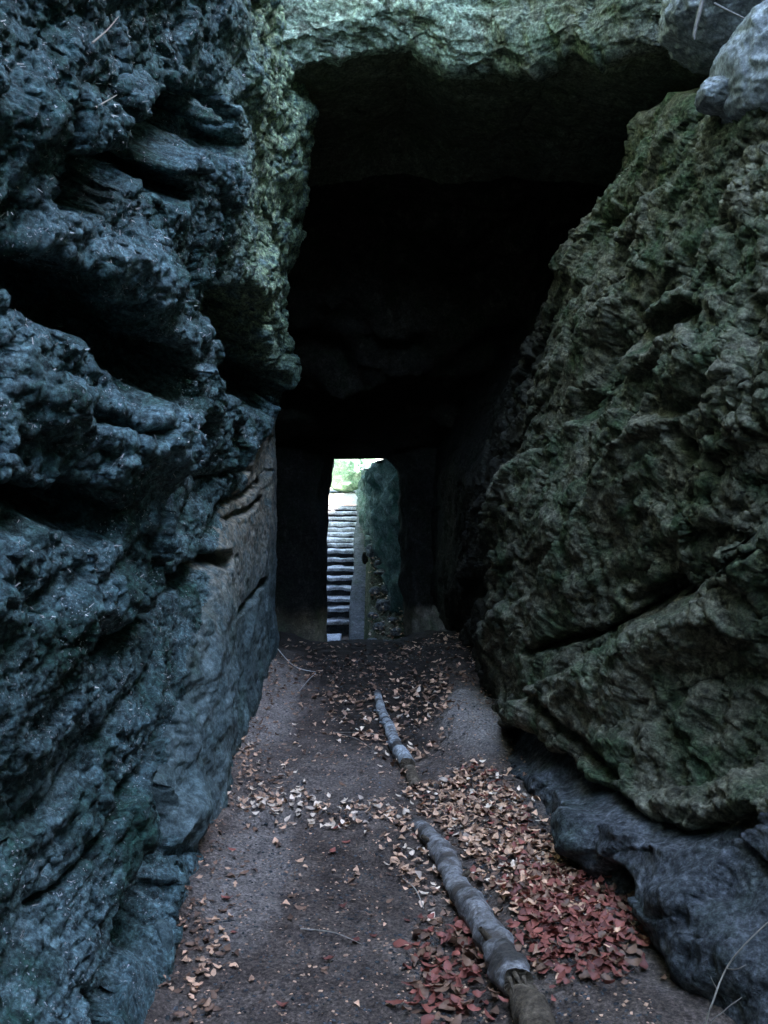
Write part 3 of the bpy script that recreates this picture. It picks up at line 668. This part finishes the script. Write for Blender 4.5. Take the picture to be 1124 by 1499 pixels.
# zone: polygon on the ground (picked in the photograph), leaves, colours, label
Z_ = [
    ([(590, 1165), (690, 1150), (740, 1190), (790, 1260), (835, 1300), (830, 1335), (760, 1345), (700, 1310), (640, 1215)], 900, [('tan', .58), ('pale', .14), ('brown', .2), ('red', .08)], 'right of the grey log', (.022, .05)),
    ([(560, 1190), (620, 1215), (655, 1290), (690, 1370), (640, 1380), (600, 1320), (570, 1290)], 130, [('tan', .6), ('pale', .25), ('brown', .15)], 'left of the grey log', (.022, .046)),
    ([(335, 1190), (420, 1192), (520, 1196), (590, 1190), (585, 1222), (480, 1225), (455, 1218), (345, 1210)], 170, [('pale', .6), ('tan', .4)], 'in the pale line of leaves across the path', (.03, .045)),
    ([(345, 1100), (400, 1130), (470, 1195), (350, 1190)], 80, [('tan', .5), ('pale', .3), ('brown', .2)], 'on the path beside the left wall', (.03, .045)),
    ([(480, 1020), (650, 1010), (665, 1080), (640, 1150), (590, 1160), (540, 1100), (480, 1060)], 330, [('tan', .55), ('brown', .3), ('pale', .15)], 'around the far pale log', (.035, .055)),
    ([(420, 1060), (560, 1060), (580, 1180), (400, 1185)], 45, [('tan', .6), ('brown', .25), ('pale', .15)], 'scattered on the bare slab left of the far log', (.03, .045)),
    ([(400, 965), (700, 965), (700, 1040), (440, 1050)], 330, [('brown', .7), ('tan', .3)], 'on the shaded floor at the tunnel mouth', (.035, .05)),
    ([(800, 1360), (850, 1345), (930, 1385), (945, 1440), (905, 1510), (800, 1510), (745, 1400)], 520, [('red', .74), ('brown', .2), ('tan', .06)], 'in the red brown heap right of the log', (.028, .058)),
    ([(745, 1335), (835, 1330), (860, 1365), (790, 1400), (720, 1330), (700, 1360)], 150, [('red', .45), ('tan', .35), ('brown', .2)], 'where the tan leaves meet the red heap', (.04, .06)),
    ([(610, 1375), (700, 1370), (745, 1480), (740, 1510), (620, 1510)], 210, [('red', .6), ('brown', .4)], 'red brown and damp left of the log end', (.04, .06)),
    ([(290, 1215), (600, 1225), (620, 1499), (290, 1499)], 60, [('brown', .55), ('red', .2), ('tan', .25)], 'scattered on the bare earth of the near path', (.025, .05)),
    ([(240, 1395), (300, 1350), (330, 1420), (300, 1510), (235, 1510)], 75, [('tan', .5), ('brown', .5)], 'in the litter at the lower left foot of the wall', (.025, .045)),
    ([(350, 1060), (400, 970), (460, 965), (440, 1050), (390, 1120)], 60, [('tan', .5), ('brown', .5)], 'along the left foot of the tunnel mouth', (.02, .04)),
    ([(250, 1510), (285, 1330), (300, 1230), (350, 1130), (400, 980), (420, 990), (370, 1150), (320, 1260), (300, 1400), (290, 1510)], 260, [('brown', .6), ('tan', .4)], 'gathered along the foot of the left wall', (.012, .035)),
    ([(700, 1050), (730, 1050), (800, 1200), (880, 1330), (960, 1420), (1040, 1510), (1000, 1510), (850, 1340)], 200, [('brown', .7), ('tan', .3)], 'gathered along the foot of the right ledge', (.012, .035)),
    ([(270, 1230), (700, 1200), (900, 1499), (250, 1499)], 420, [('brown', .75), ('tan', .25)], 'crumbled on the bare earth of the near path', (.008, .02)),
    ([(350, 1100), (720, 1060), (760, 1200), (300, 1230)], 300, [('brown', .6), ('tan', .4)], 'crumbled on the stone slab across the path', (.008, .02)),
    ([(420, 938), (690, 938), (700, 966), (410, 966)], 160, [('brown', .6), ('tan', .4)], 'at the brink of the tunnel floor', (.03, .05)),
    ([(690, 1220), (790, 1270), (840, 1340), (900, 1400), (760, 1400), (690, 1330)], 170, [('red', .45), ('brown', .4), ('tan', .15)], 'mixed among the tan leaves above the red heap', (.03, .05)),
    ([(860, 1370), (960, 1400), (1050, 1510), (900, 1510)], 30, [('brown', .7), ('red', .3)], 'scattered on bare earth beside the rock foot', (.03, .05)),
]
adj = {'tan': 'dry tan', 'pale': 'bleached pale', 'red': 'russet', 'brown': 'brown'}
leaves = []
for poly, n, mixc, where, (s0, s1) in Z_:
    x0, x1 = min(p[0] for p in poly), max(p[0] for p in poly); y0, y1 = min(p[1] for p in poly), max(p[1] for p in poly)
    wpoly = [(ground_at(*p).x, ground_at(*p).y) for p in poly]
    wx0, wx1 = min(p[0] for p in wpoly), max(p[0] for p in wpoly); wy0, wy1 = min(p[1] for p in wpoly), max(p[1] for p in wpoly)
    k_ = 0; tries = 0
    while k_ < n and tries < 40 * n:
        tries += 1; x = random.uniform(wx0, wx1); y = random.uniform(wy0, wy1)
        jx, jy = x + random.gauss(0, .03), y + random.gauss(0, .05)
        if not in_poly(x, y, wpoly): continue
        k_ += 1; r_ = random.random(); acc = 0
        for kd, pr in mixc:
            acc += pr
            if r_ <= acc: break
        sz = random.uniform(s0, s1)
        dens = n > 100
        h_ = gz(jx, jy) + .006 + random.uniform(0, .022 if dens else .004)
        tilt = .30 if dens else .15
        leaves.append((jx, jy, h_, random.gauss(0, tilt), random.gauss(0, tilt), random.uniform(0, 6.283), sz, kd, random.randrange(6), where))
for _ in range(260):
    x = random.uniform(-.22, .35); y = random.uniform(13.6, 16.4)
    leaves.append((x, y, float(mound_z(x, y)) + random.uniform(.02, .10), random.gauss(.3, .4), random.gauss(0, .4), random.uniform(0, 6.28), random.uniform(.04, .07), random.choice(('tan', 'brown', 'pale')), random.randrange(6), 'on the rubble'))
leaves.sort(key=lambda l: -(l[6] / l[1]))
from mathutils import Euler, Matrix
rest_v = {}; 
for i_, (x, y, z, a, b, c_, sz, kd, p, where) in enumerate(leaves):
    if i_ < 300:
        o = bpy.data.objects.new('fallen_leaf', get_leaf(kd, p)); COL.objects.link(o)
        o.location = (x, y, z); o.rotation_euler = (a, b, c_); o.scale = (sz, sz, sz)
        lp = to_px(np.array([x, y, z]))
        size = 'large' if sz > .053 else ('small' if sz < .049 else 'middling')
        shp = ['gently cupped', 'broad arched', 'narrow curled', 'broad drooping', 'folded', 'tightly curled'][p]
        lx = np.interp(lp[1], [1196, 1250, 1345, 1412, 1474, 1600], [604, 637, 688, 722, 752, 800])
        if 'heap' in where:
            far_ = 'on the upper' if lp[1] < 1395 else ('in the front' if lp[1] > 1455 else 'in the middle')
            side_ = 'beside the log' if lp[0] < lx + 90 else ('by rock foot' if lp[0] > 880 else 'centre')
            tip = ('tip right', 'tip up', 'tip left', 'tip down')[int(((c_ + math.pi / 2 + math.pi / 4) % (2 * math.pi)) // (math.pi / 2))]
            where = '%s red heap %s %s' % (far_, side_, tip)
        elif 'left of the log end' in where or where.startswith('red'):
            where = ('against the log' if lp[0] > lx - 55 else 'on bare earth left of log') + (' at its torn end' if lp[1] > 1440 else ' above its torn end')
        tag(o, ('%s %s %s leaf %s' % (size, shp, adj[kd].replace('damp ', ''), where)), 'leaf', 'fallen leaves on the path')
    else:
        mtx = Matrix.Translation((x, y, z)) @ Euler((a, b, c_)).to_matrix().to_4x4() @ Matrix.Scale(sz, 4)
        A_ = np.array(mtx); vv, ff = protos[p]; vv = vv @ A_[:3, :3].T + A_[:3, 3]
        L_ = rest_v.setdefault(kd, [[], [], 0]); L_[0].append(vv); L_[1].append(ff + L_[2]); L_[2] += len(vv)
Vs, Qs, mi, base, mats_ = [], [], [], 0, []
for j, (kd, (a, b, n)) in enumerate(rest_v.items()):
    Vs.append(np.concatenate(a)); qd = np.concatenate(b) + base; Qs.append(qd); mi.append(np.full(len(qd), j)); base += n; mats_.append(M[kd])
me = np_mesh('leaf_litter', np.concatenate(Vs), np.concatenate(Qs))
for m_ in mats_: me.materials.append(m_)
me.polygons.foreach_set('material_index', np.concatenate(mi).astype(np.int32))
tag(link('leaf_litter', me, None), 'small tan and brown leaves strewn along the path towards the tunnel', 'leaf litter', kind='stuff')

# crumbs of stone, bark and leaf on the path
def chips(n, name, mat, place, label, cat, s0, s1):
    Vs, Qs = [], []
    cube = np.array([(-1, -1, -.5), (1, -1, -.5), (1, 1, -.5), (-1, 1, -.5), (-.6, -.7, .5), (.7, -.6, .6), (.6, .7, .4), (-.7, .6, .5)], np.float32)
    fc = np.array([(0, 3, 2, 1), (4, 5, 6, 7), (0, 1, 5, 4), (1, 2, 6, 5), (2, 3, 7, 6), (3, 0, 4, 7)], np.int32)
    for i in range(n):
        x, y, z = place(); s = random.uniform(s0, s1)
        m_ = np.array(Euler((random.uniform(-.4, .4), random.uniform(-.4, .4), random.uniform(0, 6.28))).to_matrix())
        v = (cube * np.array([s * random.uniform(.5, 1.6), s, s * random.uniform(.3, .8)])) @ m_.T + np.array([x, y, z])
        Vs.append(v); Qs.append(fc + i * 8)
    return tag(link(name, np_mesh(name, np.concatenate(Vs), np.concatenate(Qs), False), mat), label, cat, kind='stuff')
def on_path():
    y = 2.4 + 5.5 * random.random() ** 1.6; x = random.uniform(-.62 - .03 * y, .72); return x, y, gz(x, y) + .001
chips(5200, 'gravel', M['foot'], on_path, 'fine grit and stone crumbs trodden into the path', 'gravel', .0015, .006)
chips(2600, 'bark_crumbs', M['tan'], on_path, 'tiny brown crumbs of bark and leaf on the path', 'debris', .0015, .005)

# needles, lichen threads and moss flecks caught on the left wall
nuL, nvL = 590, 822
sel = rng.integers(60, nuL - 6, 160000), rng.integers(30, nvL - 40, 160000)
Np = normals(LEFT[:nuL, :nvL]); Np *= np.sign(Np[..., :1] + 1e-6)
P0 = LEFT[sel]; N0 = Np[sel]
pxs, pys = to_px(P0)
keep = (P0[:, 1] > 1.3) & (fbm(P0, 2.2, 4, 12) + .45 * N0[:, 2] + .9 * fbm(P0, 9, 3, 52) > .30 - .22 * (P0[:, 2] - 1.5)) & (~(smooth[np.minimum(sel[0], smooth.shape[0] - 1), np.minimum(sel[1], smooth.shape[1] - 1)] > .5))
keep &= rng.random(len(P0)) < np.clip(1.6 / P0[:, 1] ** 1.0, .1, 1) * np.clip(.4 + fbm(P0, 25, 2, 8) * 2, 0, 1)
P0 = P0[keep][:20000]; N0 = N0[keep][:20000]; n = len(P0)
dirv = rng.normal(size=(n, 3)); dirv[:, 2] -= .5; dirv /= np.linalg.norm(dirv, axis=1)[:, None]; dirv = dirv * .8 + N0 * .45
L_ = rng.uniform(.004, .018, n)[:, None]; wd = rng.uniform(.0006, .0018, n)[:, None]
side = np.cross(dirv, N0 + rng.normal(size=(n, 3)) * .3); side /= np.linalg.norm(side, axis=1)[:, None] + 1e-6
b0 = P0 + N0 * .001
V4 = np.stack([b0 - side * wd, b0 + side * wd, b0 + dirv * L_ + side * wd * .5, b0 + dirv * L_ - side * wd * .5], 1).reshape(-1, 3)
tag(link('moss_threads', np_mesh('moss_threads', V4, np.arange(4 * n).reshape(-1, 4)), M['fleck']), 'pale needles and moss threads clinging all over the rough left rock wall', 'moss', kind='stuff')

# ------------------------------------------------------------------ logs, twigs, roots
def tube(name, pts, rads, mat, parent=None, n=20, seed=0, amp=.06, caps=True, per=14):
    pts = [Vector(p) for p in pts]; P, Rr = [], []
    for i in range(len(pts) - 1):
        p0 = pts[max(i - 1, 0)]; p1 = pts[i]; p2 = pts[i + 1]; p3 = pts[min(i + 2, len(pts) - 1)]
        for j in range(per):
            t = j / per; a = .5 * (2 * p1 + (p2 - p0) * t + (2 * p0 - 5 * p1 + 4 * p2 - p3) * t * t + (-p0 + 3 * p1 - 3 * p2 + p3) * t ** 3)
            P.append(a); Rr.append(rads[i] + (rads[i + 1] - rads[i]) * t)
    P.append(pts[-1]); Rr.append(rads[-1]); m = len(P); V, UV = [], []
    ln = 0
    for i, p in enumerate(P):
        tg = (P[min(i + 1, m - 1)] - P[max(i - 1, 0)]).normalized(); a = tg.cross(Vector((0, 0, 1)) if abs(tg.z) < .95 else Vector((1, 0, 0))).normalized(); b = a.cross(tg)
        if i: ln += (P[i] - P[i - 1]).length
        for k in range(n):
            th = 2 * math.pi * k / n; V.append(p + (a * math.cos(th) + b * math.sin(th)) * Rr[i]); UV.append((ln, k / n))
    V = np.array([tuple(v) for v in V], np.float32).reshape(m, n, 3); Cn = np.array([tuple(p) for p in P], np.float32)[:, None]
    RR = np.array(Rr, np.float32)[:, None]
    nz = fbm(V, 1.2 / max(rads), 4, seed) * amp * 2.2 + fbm(V, .35 / max(rads), 2, seed + 3) * amp * 2
    V = Cn + (V - Cn) * (1 + nz[..., None])
    i = np.arange(m - 1)[:, None] * n; j = np.arange(n)[None]
    Q = np.stack([(i + j).ravel(), (i + (j + 1) % n).ravel(), (i + n + (j + 1) % n).ravel(), (i + n + j).ravel()], 1)
    o = solid(name, V.reshape(-1, 3), Q, mat)
    uv = o.data.uv_layers.new(name='UVMap'); li_ = np.zeros(len(o.data.loops), np.int32); o.data.loops.foreach_get('vertex_index', li_)
    UVa = np.array(UV, np.float32)[li_]; vv = UVa[:, 1].reshape(-1, 4)
    w_ = (vv.max(1) - vv.min(1)) > .5; vv[w_] = np.where(vv[w_] < .5, vv[w_] + 1, vv[w_]); UVa[:, 1] = vv.ravel()
    uv.data.foreach_set('uv', UVa.ravel())
    if parent: o.location = Vector(o.location) - parent.location; o.parent = parent
    return o, [Vector(tuple(x)) for x in V[0]], [Vector(tuple(x)) for x in V[-1]]

def disc(name, ring, mat, parent, inset=.01, axis=None):
    c = sum(ring, Vector()) / len(ring); V = []; r_ = random.Random(3)
    for f_ in (1, .7, .35):
        for p in ring: V.append(tuple(c + (p - c) * f_ + (axis or Vector()) * ((1 - f_) * inset + r_.uniform(-.004, .004) * (f_ < 1))))
    V.append(tuple(c + (axis or Vector()) * inset)); n = len(ring); F_ = []
    for a in range(2):
        for k in range(n): F_.append((a * n + k, a * n + (k + 1) % n, (a + 1) * n + (k + 1) % n, (a + 1) * n + k))
    for k in range(n): F_.append((2 * n + k, 2 * n + (k + 1) % n, 3 * n))
    me = bpy.data.meshes.new(name); me.from_pydata([tuple(Vector(v) - parent.location) for v in V], [], F_); me.update()
    return link(name, me, mat, parent)

def root_empty(name, loc, label, cat, group=None):
    o = bpy.data.objects.new(name, None); COL.objects.link(o); o.location = loc; tag(o, label, cat, group); return o

def gp(px, py, h): p = ground_at(px, py); p.z = h + gz(p.x, p.y); return p
# near log
lg = root_empty('log', gp(700, 1350, 0), 'thick grey birch log lying in the leaves with a torn lower end', 'log')
npts = [(604, 1196, -.02, .022), (617, 1222, .008, .034), (635, 1250, .022, .041), (651, 1272, .024, .046), (665, 1302, .028, .049), (688, 1345, .03, .052), (702, 1375, .034, .057), (724, 1412, .036, .059), (742, 1452, .036, .061), (752, 1474, .032, .055)]
pp = [gp(a + (b - 1196) * .02, b + 5 + (b - 1196) * .09, h) for a, b, h, r in npts]; rr = [r * .88 * (1.0, 1.06, .97, 1.04, .96, 1.05, .95, 1.04, 1.0, .9)[i] for i, (*_, r) in enumerate(npts)]
# lumpy girth: swollen joints between peeled lengths
bark, r0, r1 = tube('bark', pp, rr, M['bark'], lg, 40, 5, .17, per=22)
disc('torn_end', r1, M['wood'], lg, .03, -(pp[-1] - pp[-2]).normalized())
for (i0, ang, ln) in ((2, .6, .03), (4, 2.4, .028), (7, .9, .035)):
    c_ = pp[i0]; t_ = (pp[i0 + 1] - pp[i0]).normalized(); a_ = t_.cross(Vector((0, 0, 1))).normalized(); u_ = Vector((0, 0, 1)) * math.sin(ang) + a_ * math.cos(ang)
    tube('branch_stub', [c_ + u_ * rr[i0] * .7, c_ + u_ * (rr[i0] + ln)], [.012, .008], M['wood'], lg, 8, 3, .1, per=4)
# splinters at the torn end
for i_ in range(9):
    c_ = pp[-1] + Vector((random.uniform(-.04, .05), random.uniform(-.01, .02), random.uniform(-.03, .03)))
    tube('splinter', [c_, c_ + Vector((random.uniform(-.0, .03), -.05 - random.random() * .05, -.02))], [.008, .002], M['wood'], lg, 6, i_, .2, per=4)
# dark rotten continuation below
lg2 = root_empty('log', gp(775, 1510, 0), 'dark rotten piece of log at the lower picture edge below the torn grey log', 'log')
q_ = [gp(760, 1512, .02), gp(773, 1532, .02), gp(790, 1570, .02), gp(808, 1620, .02)]
b2, r0, r1 = tube('bark', q_, [.038, .046, .05, .05], M['wood'], lg2, 24, 9, .16)
disc('broken_end', r0, M['wood'], lg2, .02, (q_[1] - q_[0]).normalized()); disc('sawn_end', r1, M['wood'], lg2, .0, -(q_[-1] - q_[-2]).normalized())
# far log
lf = root_empty('log', gp(575, 1080, 0), 'slim pale birch log banded with dark joints further up the path', 'log')
fp = [(552, 1022, .01, .022), (556, 1042, .025, .026), (560, 1058, .03, .028), (569, 1082, .035, .032), (580, 1106, .035, .034), (590, 1124, .035, .037), (597, 1138, .035, .037)]
pf = [gp(a, b, h) for a, b, h, r in fp]
bf, r0, r1 = tube('bark', pf, [r for *_, r in fp], M['bark_far'], lf, 20, 15, .14, per=10)
disc('sawn_end', r1, M['wood'], lf, .0, (pf[-1] - pf[-2]).normalized())
for j in range(3):
    c_ = pf[2 + j] + Vector((-.02, 0, .02)); tube('branch_stub', [c_, c_ + Vector((-.03, -.01, .012))], [.009, .006], M['bark_far'], lf, 8, j, .1, per=4)
st_ = root_empty('log_stump', gp(602, 1150, 0), 'short dark rotten stump of wood just below the pale far log', 'log')
q_ = [gp(599, 1141, .015), gp(605, 1155, .012), gp(608, 1163, .0)]
b3, r0, r1 = tube('rotten_wood', q_, [.034, .032, .028], M['wood'], st_, 16, 19, .12)

def twig(pts, label, r0=.003, mat='twig', name='twig', cat='twig', branches=()):
    t = root_empty(name, pts[0], label, cat)
    tube('stem', pts, list(np.linspace(r0, r0 * .45, len(pts))), M[mat], t, 7, 1, .08, per=6)
    for br in branches: tube('side_shoot', br, list(np.linspace(r0 * .6, r0 * .3, len(br))), M[mat], t, 6, 2, .08, per=5)
    return t
twig([at(1022, 1640, 2.25), at(1030, 1515, 2.22), at(1045, 1462, 2.22), at(1063, 1418, 2.24), at(1088, 1385, 2.22), at(1124, 1350, 2.2)], 'pale bare twig rising beside the rock foot in the lower right corner', .0028,
     branches=([at(1063, 1418, 2.24), at(1078, 1419, 2.2), at(1092, 1412, 2.2)], [at(1050, 1450, 2.23), at(1040, 1430, 2.2)]))
twig([at(1026, 1640, 2.18), at(1036, 1512, 2.16), at(1060, 1480, 2.16), at(1086, 1460, 2.16)], 'short thin pale twig low in the right corner under the taller bare twig', .002)
twig([at(1034, -20, 4.0), at(1022, 25, 4.0), at(1016, 50, 4.0), at(1017, 58, 4.0)], 'thick pale root hanging down at the upper right above the knob of rock', .010, 'root', 'root', 'root')
twig([at(1045, 5, 4.0), at(1075, 20, 3.98), at(1100, 28, 3.95), at(1130, 10, 3.9)], 'thin root running across the blue rock in the top right corner', .005, 'root', 'root', 'root')
twig([gp(402, 966, .04), gp(430, 985, .05), gp(462, 991, .04)], 'pale dry grass stalk lying at the left tunnel corner', .0035, 'fleck', 'grass_stalk', 'grass')
twig([gp(462, 991, .03), gp(452, 1005, .04), gp(438, 1020, .02)], 'bent second dry stalk crossing the grass stalk at the left tunnel corner', .003, 'fleck', 'grass_stalk', 'grass')
def on_left(px_, py_, off=.01):
    a, b = to_px(LEFT[:nuL, :nvL]); d_ = (a - px_) ** 2 + (b - py_) ** 2 + 1e6 * (LEFT[:nuL, :nvL, 1] < 1.2); k_ = int(np.argmin(d_)); P_ = LEFT[:nuL, :nvL].reshape(-1, 3)[k_]
    return Vector((float(P_[0]) + off, float(P_[1]), float(P_[2])))
twig([on_left(118, 62, .03), on_left(135, 45, .035), on_left(158, 24, .03)], 'short stick caught on the left wall near the top of the picture', .003)
twig([on_left(120, 112), on_left(138, 98), on_left(160, 88)], 'second short stick on the left wall just under the first', .0025)
twig([on_left(136, 157), on_left(150, 148), on_left(168, 140)], 'pale splinter of twig above the big slanting hollow in the left wall', .003)
for (a, b, c_, d_, lb) in ((570, 1090, 490, 1075, 'thin twig left of the far pale log pointing up the path'), (590, 1300, 620, 1345, 'dark curved twig on leaves left of the grey log'),
                           (440, 1385, 530, 1405, 'faint long twig lying on the bare earth of the near path'), (335, 1197, 372, 1212, 'pale twig at the left end of the pale leaf line'), (500, 1080, 545, 1110, 'small dark twig crossing the slab near the far log')):
    p0, p1 = gp(a, b, .012), gp(c_, d_, .012); m_ = (p0 + p1) / 2 + Vector((.01, .01, .008)); twig([p0, m_, p1], lb, .0025)
